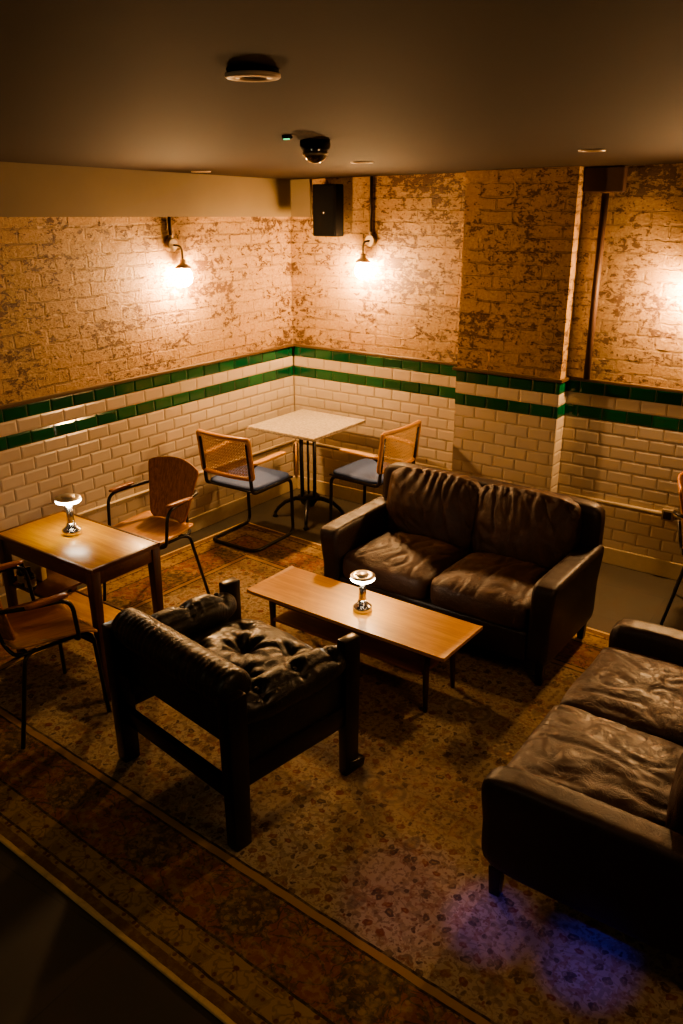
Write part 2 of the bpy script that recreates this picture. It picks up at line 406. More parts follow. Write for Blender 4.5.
# skirting
SK = .115
def runs(h, d, z, bev=.004):
    """boxes that follow left wall, back wall and pier"""
    yield 'left', ((d / 2, YF / 2, z), (d, -YF, h))
    yield 'back', ((PX0 / 2, -d / 2, z), (PX0, d, h))
    yield 'pier', (((PX0 + PX1) / 2, -PD - d / 2, z), (PX1 - PX0 + 2 * d, d, h))
    yield 'pier_side', ((PX1 + d / 2, -PD / 2, z), (d, PD, h))
    yield 'right_bay', (((PX1 + XR) / 2, -d / 2, z), (XR - PX1, d, h))
for nm, (c, d) in runs(SK, .018, SK / 2):
    mb = MB(); mb.box(c, d, bev=.005); struct(mb.build('baseboard_' + nm, M['skirt']))
for i, (nm, (c, d)) in enumerate(runs(.022, .02, G + .011)):
    mb = MB(); mb.box(c, d, bev=.005); struct(mb.build('trim_%d' % (i + 1), M['cap']))
# plaster boxing above the brick on the left wall, with a short return on the back wall
mb = MB(); y0, y1 = 0.0, YF
def prism(mb, pts_lo, pts_hi):
    a = [mb.b.verts.new(p) for p in pts_lo]; b = [mb.b.verts.new(p) for p in pts_hi]
    mb.b.faces.new(a); mb.b.faces.new(b[::-1])
    for i in range(4): mb.b.faces.new((a[i], a[(i + 1) % 4], b[(i + 1) % 4], b[i]))
bz = lambda y: 2.183 - .0155 * y
D = .03
prism(mb, [(0, 0, bz(0)), (D, 0, bz(0)), (D, YF, bz(YF)), (0, YF, bz(YF))],
      [(0, 0, ceil_z(0, 0) + .01), (D, 0, ceil_z(0, 0) + .01), (D, YF, ceil_z(0, YF) + .01), (0, YF, ceil_z(0, YF) + .01)])
struct(mb.build('trim_6', M['beam']))
mb = MB(); mb.box((.115, -.012, (2.183 + H0 + .01) / 2), (.19, .024, H0 + .01 - 2.183)); struct(mb.build('trim_7', M['beam']))
# dark ceiling-line steel beam stub on the back wall
mb = MB(); mb.box((2.42, -.03, 2.41), (.24, .06, .14), bev=.006); struct(mb.build('trim_8', M['rust']))

# ------------------------------------------------------------------ rug
HX, HY = 2.6, 1.5
mb = MB(); mb.box((0, 0, .005), (2 * HX, 2 * HY, .01), bev=.003, seg=1)
rug = mb.build('persian_rug', rug_mat(HX, HY)); rug.location = (2.73, -2.463, .0005); rug.rotation_euler = (0, 0, -.04)
tag(rug, 'large worn floral rug with a red medallion border under the seating group', 'rug')
RZ = .011

# ------------------------------------------------------------------ sofas
def folds(seed, amp, fx, zfall):
    def f(u, v, w, co):
        n = noise.noise(Vector((u * 1.5 + seed, w * 1.5, v)))
        n2 = noise.noise(Vector((u * 4 + seed * 3, w * 2.0 + 5, 0)))
        return n, n2
    return f
def make_sofa(loc, rz, label, mats, Dp=.70, ah=.45, ap=12, sp=9):
    mc, mf = mats
    t = thing('leather_sofa', label, 'sofa', loc, rz, 'two-seater leather sofas on the rug')
    W = 1.37; aw = .115; k0 = (Dp - .70) / 2
    mb = MB(); mb.box((0, .015, .205), (W - 2 * aw + .01, Dp - .05, .17), bev=.02, seg=3); mb.build('base', mf, t, auto=40, smooth=True)
    for sx in (-1, 1):
        def fa(u, v, w, co, sx=sx):
            k = noise.noise(Vector((co.y * 9 + sx * 4, co.x * 3, co.z * 3)))
            z = .006 * math.sin(co.y * 95 + 3 * k) * max(0, w) ** 4 * .18
            return Vector((sx * .022 * max(0, w) * (1 if u * sx > 0 else .5), .015 * max(0, v) * max(0, w), z + .004 * k * max(0, w)))
        mb = MB(); mb.puff((sx * (W / 2 - aw / 2), 0, .12 + ah / 2), (aw, Dp, ah), fa, (8, 40, 12), ap); mb.build('arm', mf, t)
    def fb(u, v, w, co): return Vector((0, -.025 * (w + 1) * .5, .004 * noise.noise(co * 6)))
    mb = MB(); mb.puff((0, -Dp / 2 + .055, .455), (W - .01, .11, .67), fb, (40, 6, 16), 14); mb.build('back', mf, t)
    cw = (W - 2 * aw) / 2
    for i, sx in enumerate((-1, 1)):
        sd = 3.1 + 7.7 * i
        def fs(u, v, w, co, sd=sd):
            b = max(0, w) * (.035 * (1 - u * u) * (1 - v * v) + .004)
            q = Vector((co.x * 5 + sd, co.y * 5, 0)); nn = noise.noise(q)
            cr = noise.noise(Vector((co.x * 9 + sd + nn * 1.2, co.y * 4.0 + nn, 1.0)))
            cr2 = noise.noise(Vector((co.x * 22 + nn * 2, co.y * 13 + sd, 2.0)))
            z = -max(0, w) * (.007 * math.exp(-(cr / .14) ** 2) + .0025 * math.exp(-(cr2 / .2) ** 2)) + .012 * nn * max(0, w)
            y = .016 * max(0, v) * (1 - w * w) + .006 * nn * max(0, v) * abs(v)
            return Vector((0, y, b + z))
        mb = MB(); mb.puff((sx * cw / 2, .048, .355), (cw - .012, .605 + 2 * k0, .155), fs, (56, 56, 10), sp)
        sc = mb.build('seat_cushion', mc, t)
        def fk(u, v, w, co, sd=sd):
            fr = max(0, v)
            bul = .045 * (1 - u * u) * (1 - w * w) * fr
            top = max(0, w) ** 1.5; nn = noise.noise(Vector((co.x * 4 + sd, co.z * 3, 3)))
            ph = co.x * 88 + 9 * nn + sd + 6 * u * (1 - w) * .4
            g = (.0038 * top + .0008) * math.sin(ph) * (1 - u ** 6)
            cr = noise.noise(Vector((co.x * 7 + sd + u * w, co.z * 7 - u * 2, 7.0)))
            z = -.02 * (u * u) * max(0, w)
            return Vector((-.02 * u * max(0, -w), bul + fr * (g - .007 * math.exp(-(cr / .13) ** 2)) - .03 * max(0, w) * fr, z + .0025 * math.sin(ph) * top))
        mb = MB(); mb.puff((sx * cw / 2 * 1.005, -.225 - k0, .60), (cw + .03, .16, .43), fk, (84, 8, 48), 8, Matrix.Rotation(-.16, 3, 'X').inverted())
        mb.build('back_cushion', mc, t)
    for sx in (-1, 1):
        for sy in (-1, 1):
            mb = MB(); mb.box((sx * (W / 2 - .045), sy * (Dp / 2 - .06), .0625), (.045, .05, .125), bev=.004, taper=.75); mb.build('leg', M['ebony'], t, auto=40)
    return t
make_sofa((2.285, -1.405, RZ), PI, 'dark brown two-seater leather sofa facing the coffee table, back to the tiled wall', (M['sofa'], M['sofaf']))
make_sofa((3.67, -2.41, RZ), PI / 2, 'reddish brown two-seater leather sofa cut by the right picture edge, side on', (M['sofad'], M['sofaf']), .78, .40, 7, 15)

# ------------------------------------------------------------------ armchair
def make_armchair(loc, rz):
    t = thing('leather_armchair', 'low black wood armchair with buttoned black leather pads, back to the viewer', 'armchair', loc, rz)
    W, Dp = .835, .69; pw = .075
    for sx in (-1, 1):
        for sy in (-1, 1):
            h = .65 if sy > 0 else .665
            mb = MB(); mb.box((sx * (W / 2 - pw / 2), sy * (Dp / 2 - .045), h / 2), (pw * (.92 if sy < 0 else .7), .09, h), bev=.008, taper=.86)
            if sy > 0: mb.box((sx * (W / 2 - pw / 2), sy * (Dp / 2 - .02), .035), (pw * .8, .10, .05), Matrix.Rotation(-.2, 3, 'X'), bev=.012)
            mb.build('leg', M['ebony'], t, auto=40)
        mb = MB(); mb.box((sx * (W / 2 - pw / 2), 0, .30), (.03, Dp - .12, .10), bev=.006); mb.build('side_rail', M['ebony'], t, auto=40)
        # buttoned arm pad draped over the side
        B = [(0, a) for a in (-.17, 0.02, .21)]
        def fp(u, v, w, co, sx=sx):
            z = .0; o = Vector((0, 0, 0)); up = max(0, w)
            for _, by in B:
                d2 = (co.y - by) ** 2 + (co.x - sx * .01) ** 2
                z -= up * (.03 * math.exp(-d2 / .0009) + .008 * math.exp(-((co.y - by) / .012) ** 2) * abs(u))
            z += .001 * noise.noise(Vector((co.x * 14, co.y * 14, sx))) * up
            return Vector((.018 * u * (1 - w * w), 0, z + .018 * up * (1 - u * u)))
        mb = MB(); mb.puff((sx * (W / 2 - .068), .0, .555), (.13, Dp - .10, .15), fp, (24, 80, 16), 2.7)
        pad = mb.build('arm_pad', M['chair'], t)
        for _, by in B:
            mb = MB(); mb.lathe([(0, .008), (.008, .006), (.012, 0), (.01, -.004)], 12, Matrix.Translation((sx * (W / 2 - .055), by, .619))); mb.build('button', M['chair'], pad)
        mb = MB(); mb.box((sx * (W / 2 - .055), -.01, .42), (.05, Dp - .16, .20), bev=.01); mb.build('side_panel', M['chair'], t, auto=40)
    mb = MB(); mb.box((0, -Dp / 2 + .045, .235), (W - 2 * pw + .02, .035, .075), bev=.006); mb.build('back_rail', M['ebony'], t, auto=40)
    mb = MB(); mb.box((0, Dp / 2 - .05, .30), (W - 2 * pw + .02, .035, .09), bev=.006); mb.build('front_rail', M['ebony'], t, auto=40)
    # back: leather panel and rolled headrest
    mb = MB(); mb.box((0, -Dp / 2 + .075, .535), (W - 2 * pw + .03, .05, .24), bev=.015, seg=3); mb.build('back_panel', M['chair'], t, auto=40)
    RL = W - .085; N = 120; prof = []
    for k in range(N + 1):
        a = -RL / 2 + RL * k / N; e = max(0, abs(a) - (RL / 2 - .03)) / .03
        rr_ = .078 * math.sqrt(max(0, 1 - e * e * .98)) + .0012 * math.sin(a * 210 + 5 * noise.noise(Vector((a * 9, 0, 0)))) * (1 if e == 0 else 0) + .002 * noise.noise(Vector((a * 14, 3, 0)))
        prof.append((max(rr_, .002), a))
    prof = [(0, -RL / 2)] + prof + [(0, RL / 2)]
    mb = MB(); mb.lathe(prof, 28, Matrix.Translation((0, -Dp / 2 + .085, .65)) @ Matrix.Rotation(PI / 2, 4, 'Y')); mb.build('back_roll', M['chair'], t)
    # inner back cushion and tufted seat
    def fi(u, v, w, co): return Vector((0, .03 * (1 - u * u) * (1 - w * w) * max(0, v) + .008 * noise.noise(co * 12), 0))
    mb = MB(); mb.puff((0, -Dp / 2 + .14, .53), (W - .23, .10, .25), fi, (30, 6, 20), 5); mb.build('back_cushion', M['chair'], t)
    BT = [(0, .07), (-.15, .19), (.15, .19), (-.15, -.08), (.15, -.08)]
    def ft(u, v, w, co):
        up = max(0, w)
        if up == 0: return Vector((0, 0, 0))
        x, y = co.x, co.y + .055; z = .085 * (1 - u * u * .6) * (1 - v * v * .5)
        for k, (bx, by) in enumerate(BT):
            dx, dy = x - bx, y - by; d = math.hypot(dx, dy); an = math.atan2(dy, dx)
            z -= (.055 if k == 0 else .034) * math.exp(-d * d / (.0035 if k == 0 else .0018))
            z += .0065 * math.sin(an * 8 + 3 * noise.noise(Vector((d * 9, k, 1)))) * math.exp(-((d - .075) / .05) ** 2) * (1 if k == 0 else .5)
        z += .004 * noise.noise(Vector((x * 8, y * 8, 1)))
        return Vector((0, 0, z * up))
    mb = MB(); mb.puff((0, .055, .405), (W - .21, .56, .16), ft, (72, 72, 8), 7); seat = mb.build('seat_cushion', M['chair'], t)
    for bx, by in BT:
        mb = MB(); mb.lathe([(0, .006), (.009, .004), (.013, -.002), (.01, -.01)], 12, Matrix.Translation((bx, by, .508))); mb.build('button', M['chair'], seat)
    return t
make_armchair((2.116, -3.052, RZ), -.145)

# ------------------------------------------------------------------ cane cantilever chairs
def make_cane(loc, rz, label):
    t = thing('cane_chair', label, 'chair', loc, rz, 'cantilever cane chairs at the bistro table')
    w = .205; yf, yr = .21, -.21; zs = .435; r = .0125
    mb = MB()
    for_side = lambda x: [(x, yr - .045, .79), (x, yr - .01, zs + .02), (x, yr + .02, zs), (x, yf, zs), (x, yf + .01, r), (x, yr + .0, r)]
    L = for_side(-w); R = for_side(w)[::-1]
    mb.tube(L + R, r, 10, rb=.06); mb.build('frame', M['black'], t)
    def fs(u, v, w_, co): return Vector((0, 0, .012 * max(0, w_) * (1 - u * u) * (1 - v * v)))
    mb = MB(); mb.puff((0, .005, zs + .024), (.43, .43, .034), fs, (20, 20, 4), 7); seat = mb.build('seat', M['blue'], t)
    mb = MB(); mb.box((0, .005, zs + .008), (.435, .435, .014), bev=.006); mb.build('seat_rim', M['black'], seat)
    # backrest: bent wood frame, woven cane inside
    bw, z0, z1 = .222, .545, .825; lean = -.035
    def bp(u, z): # u -1..1
        return Vector((u * bw, yr - .012 - .045 * (1 - u * u) * .6 + lean * (z - z0) / (z1 - z0), z))
    path = []
    for i in range(13): path.append(bp(-1 + 2 * i / 12, z1))
    path.append(bp(1, (z0 + z1) / 2))
    for i in range(13): path.append(bp(1 - 2 * i / 12, z0))
    path.append(bp(-1, (z0 + z1) / 2))
    mb = MB(); mb.tube(path, .0155, 8, closed=True, rb=.03, sub=3); back = mb.build('backrest', M['beechx'], t)
    mb = MB(); th = .0016
    def strip(a, b, wd):
        n = 6; a0, a1 = a; b0, b1 = b
        P = [bp(a0 + (b0 - a0) * i / n, a1 + (b1 - a1) * i / n) for i in range(n + 1)]
        dirv = (P[-1] - P[0]).normalized(); sd = dirv.cross(Vector((0, 1, 0))).normalized() * wd
        for p, q in zip(P, P[1:]): mb.quad([p - sd, q - sd, q + sd, p + sd])
    N = 54
    for i in range(1, N):
        if i % 3 != 2: strip((-1 + 2 * i / N, z0), (-1 + 2 * i / N, z1), .0017)
    Mz = 36
    for i in range(1, Mz):
        if i % 3 != 2: strip((-1, z0 + (z1 - z0) * i / Mz), (1, z0 + (z1 - z0) * i / Mz), .0017)
    K = 22; dz = z1 - z0; du = dz / bw
    for i in range(-K, K * 2):
        for sgn in (1, -1):
            u0 = -1 + 2 * (i + .5) / K; a = (u0, z0); b = (u0 + du, z1)
            if sgn < 0: a, b = (u0 + du, z0), (u0, z1)
            def clip(a, b):
                (ua, za), (ub, zb) = a, b; k0, k1 = 0, 1
                for lim, s_ in ((-1, 1), (1, -1)):
                    fa, fb = s_ * (ua - lim), s_ * (ub - lim)
                    if fa < 0 and fb < 0: return None
                    if fa < 0: k0 = max(k0, fa / (fa - fb))
                    elif fb < 0: k1 = min(k1, fa / (fa - fb))
                if k1 - k0 < .05: return None
                return ((ua + (ub - ua) * k0, za + (zb - za) * k0), (ua + (ub - ua) * k1, za + (zb - za) * k1))
            c = clip(a, b)
            if c: strip(c[0], c[1], .0017)
    mb.build('cane_panel', M['cane'], back)
    for sx in (-1, 1):
        def fa(u, v, w_, co, sx=sx): return Vector((sx * .012 * v, 0, .006 * v))
        mb = MB(); mb.puff((sx * (w + .03), -.06, .655), (.05, .31, .024), fa, (8, 16, 4), 4.5); arm = mb.build('armrest', M['beech'], t)
        mb = MB(); mb.tube([(sx * w, yr - .028, .60), (sx * (w + .022), yr + .02, .642), (sx * (w + .028), -.06, .645)], .008, 8, rb=.03); mb.build('arm_bracket', M['black'], arm)
    return t
c1 = make_cane((.455, -1.08, RZ), 0.03, 'cane-backed cantilever chair with blue seat nearest the left tiled wall')
dup(c1, (1.055, -.43, 0), PI / 2 - .05, 'cane-backed cantilever chair with blue seat partly hidden behind the brown sofa')

# ------------------------------------------------------------------ bistro table
t = thing('bistro_table', 'square pale stone-topped bistro table with black iron pedestal in the corner', 'table', (.517, -.49, 0))
mb = MB(); mb.box((0, 0, .738), (.61, .65, .024), bev=.004); mb.build('tabletop', M['marble'], t, auto=40)
mb = MB(); mb.box((0, 0, .718), (.26, .26, .014), bev=.003); mb.lathe([(.0, .70), (.075, .70), (.085, .712), (0, .712)], 24); mb.build('top_plate', M['black'], t, auto=40)
mb = MB()
for a in range(4):
    th = PI / 4 + a * PI / 2 + .6; mb.tube([((.066) * math.cos(th), .066 * math.sin(th), .17), (.07 * math.cos(th), .07 * math.sin(th), .45), (.07 * math.cos(th), .07 * math.sin(th), .71)], .0115, 10)
mb.tube([(0, 0, .17), (0, 0, .71)], .009, 10)
mb.build('column', M['black'], t)
mb = MB(); mb.lathe([(0, .10), (.04, .10), (.06, .125), (.07, .15), (.085, .165), (.085, .18), (.06, .195), (0, .195)], 24); mb.build('hub', M['black'], t)
for a in range(4):
    th = math.radians(-57 + 90 * a); cs, sn = math.cos(th), math.sin(th)
    f = lambda r_, z: (r_ * cs, r_ * sn, z)
    mb = MB(); mb.tube([f(.03, .15), f(.10, .155), f(.18, .125), f(.235, .075), f(.262, .035)], lambda k: .02 - .008 * k, 10)
    leg = mb.build('leg', M['black'], t)
    mb = MB(); mb.lathe([(0, 0), (.02, 0), (.022, .012), (.014, .02), (.012, .04), (0, .045)], 16, Matrix.Translation(f(.262, 0))); mb.build('foot', M['black'], leg)

# ------------------------------------------------------------------ plywood armchairs
def make_ply(loc, rz, label):
    t = thing('plywood_armchair', label, 'chair', loc, rz, 'plywood armchairs with dark tube frames')
    w = .235; zs = .43; r = .0098
    # seat shell
    def fs(u, v):
        x = (u - .5) * (.41 + .04 * v); y = -.18 + .38 * v
        z = zs + .018 + .02 * (2 * u - 1) ** 2 * (1 - .6 * v) + .012 * (1 - v) ** 2 - .03 * max(0, v - .8) ** 2 / .04
        k = min(1, min(v, 1 - v) / .08); x *= .90 + .10 * math.sqrt(max(0, 1 - (1 - k) ** 2))
        return (x, y, z), (0, 0, 1)
    mb = MB(); mb.sheet(fs, 20, 24, .012); mb.build('seat', M['plys'], t)
    # backrest: shield, wider at top
    def fb(u, v):
        z = .475 + .365 * v; e = 2 * u - 1; hw = .14 + .072 * v ** .9
        k = min(1, (1 - v) / .11); k2 = min(1, v / .12)
        hw *= (.80 + .20 * math.sqrt(max(0, 1 - (1 - k) ** 2))) * (.8 + .2 * math.sqrt(max(0, 1 - (1 - k2) ** 2)))
        zz = z - .022 * e * e * v
        y = -.185 - .085 * v + .035 * e * e
        return (e * hw, y, zz), (-.07 * e * 3, 1, .28)
    mb = MB(); mb.sheet(fb, 22, 24, .012); mb.build('backrest', M['plyb'], t)
    for sx in (-1, 1):
        # arm loop: seat front -> up -> back along -> behind the backrest
        mb = MB(); mb.tube([(sx * .19, .10, zs - .008), (sx * (w + .005), .095, zs + .01), (sx * (w + .015), .075, .655), (sx * w, -.08, .66), (sx * .20, -.225, .67), (sx * .13, -.255, .66)], r, 10, rb=.07); arm = mb.build('arm', M['black'], t)
        mb = MB(); mb.puff((sx * (w + .008), -.03, .674), (.038, .20, .02), None, (8, 14, 4), 3.5, Matrix.Rotation(-sx * .05, 3, 'Z').inverted()); mb.build('arm_pad', M['armw'], arm)
        mb = MB(); mb.tube([(sx * .175, .15, zs - .004), (sx * .205, .175, zs - .02), (sx * .235, .195, .006)], r, 10, rb=.05); mb.build('leg', M['black'], t)
        mb = MB(); mb.tube([(sx * .16, -.08, zs - .008), (sx * .19, -.14, zs - .012), (sx * .235, -.225, .006)], r, 10, rb=.06); mb.build('leg', M['black'], t)
        mb = MB(); mb.tube([(sx * .175, .16, zs - .006), (sx * .175, -.17, zs - .006), (sx * .12, -.195, zs + .03), (sx * .10, -.225, .60)], r * .9, 10, rb=.05); mb.build('back_support', M['black'], t)
    for yb in (.16, -.12):
        mb = MB(); mb.tube([(-.185, yb, zs - .012), (.185, yb, zs - .012)], r * .9, 10); mb.build('cross_bar', M['black'], t)
    return t
p1 = make_ply((.63, -2.17, RZ), PI + .02, 'plywood armchair with striped wooden back behind the small lamp table')
dup(p1, (1.085, -3.268, RZ), -.2, 'plywood armchair with bare wooden seat at the left picture edge')
dup(p1, (3.44, -.43, 0), -PI / 2 + .12, 'red-brown plywood chair just showing at the right edge by the wall socket')

# ------------------------------------------------------------------ left table
t = thing('side_table', 'tall rectangular orange-brown wooden table with low shelf by left wall', 'table', (.905, -2.872, RZ), -.01)
TW, TD, TH = .775, .42, .71
mb = MB(); mb.box((0, 0, TH - .009), (TW - .03, TD - .03, .018), bev=.002); mb.build('tabletop', M['oak'], t, auto=40)
mb = MB()
for sy in (-1, 1): mb.box((0, sy * (TD / 2 - .008), TH - .009), (TW, .016, .022), bev=.004)
for sx in (-1, 1): mb.box((sx * (TW / 2 - .008), 0, TH - .009), (.016, TD - .03, .022), bev=.004)
mb.build('edge_band', M['oakd'], t, auto=40)
mb = MB()
for sy in (-1, 1): mb.box((0, sy * (TD / 2 - .02), TH - .055), (TW - .05, .018, .07), bev=.003)
for sx in (-1, 1): mb.box((sx * (TW / 2 - .02), 0, TH - .055), (.018, TD - .05, .07), bev=.003)
mb.build('apron', M['oakd'], t, auto=40)
for sx in (-1, 1):
    for sy in (-1, 1):
        mb = MB(); mb.box((sx * (TW / 2 - .028), sy * (TD / 2 - .028), (TH - .02) / 2), (.05, .05, TH - .02), bev=.004, taper=.6); mb.build('leg', M['teakd'], t, auto=40)
mb = MB(); mb.box((0, .045, .235), (TW - .06, TD - .14, .016), bev=.002); sh = mb.build('shelf', M['oak'], t, auto=40)
mb = MB()
for yy in (-TD / 2 + .118, TD / 2 - .02): mb.box((0, yy, .23), (TW - .08, .016, .035), bev=.003)
for sx in (-1, 1): mb.box((sx * (TW / 2 - .028), 0, .23), (.016, TD - .07, .035), bev=.003)
mb.build('shelf_rail', M['teakd'], sh, auto=40)
mb = MB(); mb.box((-.215, 0, .425), (.30, TD - .06, .014), bev=.002); sh2 = mb.build('shelf', M['oakd'], t, auto=40)
mb = MB(); mb.box((-TW / 2 + .028, 0, .44), (.016, TD - .07, .03), bev=.003); mb.build('shelf_rail', M['teakd'], sh2, auto=40)
# things half hidden on its shelf
def bottle(loc, label):
    b = thing('bottle', label, 'bottle', loc, 0, 'dark bottles on the table shelf')
    mb = MB(); mb.lathe([(0, 0), (.026, 0), (.028, .004), (.028, .075), (.022, .09), (.012, .1), (.012, .122), (0, .122)], 20); mb.build('body', M['bottle'], b)
    mb = MB(); mb.lathe([(.0286, .02), (.0286, .062)], 20); mb.build('label', M['label'], b)
    return b
zb = RZ + .4325
b1 = bottle((.70, -3.03, zb), 'small dark bottle with pale label on the table shelf, nearer the lamp')
dup(b1, (.625, -3.02, zb), .4, 'small dark bottle with pale label on the table shelf, at the picture edge')
mb = MB(); mb.box((0, 0, .05), (.11, .04, .10), bev=.003); o = mb.build('yellow_box', M['yellow'], None, auto=40); o.location = (.615, -2.94, zb + .001); o.rotation_euler = (0, 0, .3)
tag(o, 'small yellow box behind the dark bottles under the lamp table', 'box')

# ------------------------------------------------------------------ coffee table
t = thing('coffee_table', 'long low teak coffee table with lower shelf between sofa and armchair', 'table', (2.10, -2.10, RZ), -.012)
TW, TD, TH = 1.20, .375, .355
mb = MB()
def ftop(u, v):
    e = 2 * u - 1; k = max(0, abs(e) - .955) / .045
    return (e * TW / 2, (v - .5) * TD, TH - .009 + .004 * k * k), (0, 0, 1)
mb.sheet(ftop, 60, 4, .018); mb.build('tabletop', M['teak'], t, auto=35)
mb = MB()
for sy in (-1, 1): mb.box((0, sy * (TD / 2 - .06), TH - .04), (TW - .22, .016, .045), bev=.003)
for sx in (-1, 1): mb.box((sx * (TW / 2 - .13), 0, TH - .04), (.016, TD - .12, .045), bev=.003)
mb.build('apron', M['teakd'], t, auto=40)
for sx in (-1, 1):
    for sy in (-1, 1):
        x, y = sx * (TW / 2 - .125), sy * (TD / 2 - .06)
        mb = MB(); mb.tube([(x, y, TH - .018), (x, y, TH * .5), (x + sx * .006, y + sy * .006, 0)], lambda k: .019 - .008 * k, 14); mb.build('leg', M['teakd'], t)
mb = MB(); mb.sheet(lambda u, v: (((u - .5) * (TW - .28), (v - .5) * (TD - .09), .195 + .008 * (2 * v - 1) ** 2), (0, 0, 1)), 4, 12, .014); mb.build('shelf', M['teakx'], t, auto=40)

# ------------------------------------------------------------------ table lamps
def make_lamp(loc, label):
    t = thing('table_lamp', label, 'lamp', loc, 0, 'cordless chrome table lamps')
    mb = MB(); mb.lathe([(0, 0), (.046, 0), (.048, .004), (.048, .022), (.045, .026), (.034, .034), (.025, .045), (.0195, .06), (0, .062)], 36); mb.build('base', M['chrome'], t)
    mb = MB(); mb.lathe([(.0195, .055), (.0178, .09), (.0178, .172), (0, .173)], 28); mb.build('stem', M['chrome'], t)
    mb = MB(); mb.lathe([(.0, .170), (.056, .170), (.0615, .174), (.0615, .185), (.058, .187), (0, .187)], 40); mb.build('light_ring', M['ring'], t)
    mb = MB(); mb.lathe([(.060, .1865), (.0632, .1875), (.0632, .192), (.060, .195), (.036, .197), (.034, .196), (.034, .201), (.031, .204), (0, .204)], 40); mb.build('cap', M['satin'], t)
    return t
l1 = make_lamp((2.128, -2.115, RZ + .3555), 'chrome mushroom table lamp glowing on the long coffee table')
dup(l1, (.842, -2.845, RZ + .712), .5, 'chrome mushroom table lamp glowing on the tall table by the left wall')

# ------------------------------------------------------------------ wall lamps: conduit, round box, swan arm, bare bulb
def make_wall_lamp(loc, rz, label, ctop, off, drop=.0):
    """local: wall plane y=0, room at -y ; z measured from the round box"""
    t = thing('wall_lamp', label, 'lamp', loc, rz, 'bare-bulb wall lamps on brick')
    mb = MB(); mb.tube([(0, -.016, .03), (0, -.016, ctop)], .0105, 10); mb.build('conduit', M['steel'], t)
    mb = MB(); mb.lathe([(0, 0), (.042, 0), (.042, .03), (.036, .036), (0, .037)], 24, Matrix.Rotation(PI / 2, 4, 'X')); mb.lathe([(.012, 0), (.016, .02), (.016, .04), (0, .04)], 12, Matrix.Translation((0, -.016, .02)))
    mb.build('junction_box', M['galv'], t, auto=40)
    mb = MB(); mb.tube([(0, -.03, 0), (off * .5, -.07, -.005), (off, -.066, -.03), (off, -.066, -.10)], .0065, 10, rb=.03); arm = mb.build('arm', M['steel'], t)
    mb = MB(); mb.lathe([(0, -.088), (.016, -.09), (.02, -.10), (.021, -.118), (.040, -.128), (.060, -.146), (.059, -.147), (.038, -.131), (.012, -.121), (0, -.12)], 28, Matrix.Translation((off, -.066, 0))); mb.build('bulb_holder', M['pale'], t)
    mb = MB(); mb.lathe([(0, -.266), (.024, -.261), (.045, -.244), (.056, -.218), (.057, -.20), (.050, -.174), (.034, -.152), (.018, -.136), (.013, -.126), (0, -.125)], 28, Matrix.Translation((off, -.066, 0))); mb.build('bulb', M['bulb'], t)
    return t
# back wall lamp
make_wall_lamp((.752, 0, 2.028), 0, 'wall lamp glowing on the back wall, beside the black speaker', .43, -.035)
make_wall_lamp((0, -1.255, 2.03), PI / 2, 'wall lamp glowing on the left wall, below the plaster band', .19, .045)
make_wall_lamp((3.06, 0, 2.01), 0, 'wall lamp at the right picture edge, right of the dark pipe', .48, -.03)

# ------------------------------------------------------------------ speaker
t = thing('wall_speaker', 'black loudspeaker hung high on the back wall at the corner', 'speaker', (.42, -.02, 2.05))
mb = MB(); mb.box((0, -.06, .18), (.21, .10, .355), bev=.008); mb.build('cabinet', M['blackp'], t, auto=40)
mb = MB(); mb.box((0, -.112, .18), (.19, .008, .34), bev=.003); gr = mb.build('grille', M['blackp'], t, auto=40)
mb = MB(); mb.lathe([(0, .003), (.008, .002), (.009, 0)], 16, Matrix.Translation((0, -.116, .165)) @ Matrix.Rotation(PI / 2, 4, 'X')); mb.build('logo', M['chrome'], gr)
mb = MB(); mb.box((0, -.002, .18), (.06, .036, .12), bev=.003); mb.build('bracket', M['black'], t, auto=40)

# ------------------------------------------------------------------ ceiling fittings
CAMP = Vector((4.22114792, -5.19566871, 2.30322325))
fpx, yaw, pit, rol = 825.7285317639576, math.radians(-35.7927767), math.radians(-20.71920016), math.radians(-.1427107)
fw = Vector((math.sin(yaw) * math.cos(pit), math.cos(yaw) * math.cos(pit), math.sin(pit)))
rr = Vector((math.cos(yaw), -math.sin(yaw), 0)); uu = rr.cross(fw)
cr = rr * math.cos(rol) + uu * math.sin(rol); cu = uu * math.cos(rol) - rr * math.sin(rol)
CT = {'disc': (2.895, -3.68), 'dome': (2.03, -2.33), 'd1': (1.492, -1.213), 'd2': (2.747, -1.186), 'd3': (.25, -1.18), 'led': (2.07, -2.555)}
def on_ceiling(o, k):
    x, y = CT[k]; o.location = (x, y, ceil_z(x, y)); return o
t = on_ceiling(thing('ceiling_speaker', 'round flat pale fitting with dark side on the ceiling, nearest the viewer', 'ceiling fitting', (0, 0, 0)), 'disc')
mb = MB(); mb.lathe([(0, .004), (.057, .004), (.057, -.010), (.054, -.012), (0, -.012)], 40); mb.build('housing', M['blackp'], t)
mb = MB(); mb.lathe([(.057, -.009), (.0605, -.010), (.0605, -.0155), (.057, -.018), (.03, -.018), (.028, -.013)], 40); mb.build('ring', M['pale'], t)
mb = MB(); mb.lathe([(.029, -.0145), (0, -.0145)], 40); mb.build('centre', M['blackp'], t)
t = on_ceiling(thing('dome_camera', 'small smoked dome security camera on the ceiling near the speaker', 'camera', (0, 0, 0)), 'dome')
mb = MB(); mb.lathe([(0, .006), (.060, .006), (.062, -.02), (.055, -.034), (0, -.034)], 36); mb.build('base', M['blackp'], t)
mb = MB(); mb.lathe([(.050, -.030)] + [(.05 * math.cos(a * PI / 20), -.036 - .05 * math.sin(a * PI / 20)) for a in range(0, 10)] + [(0, -.086)], 36); mb.build('dome', M['dome'], t)
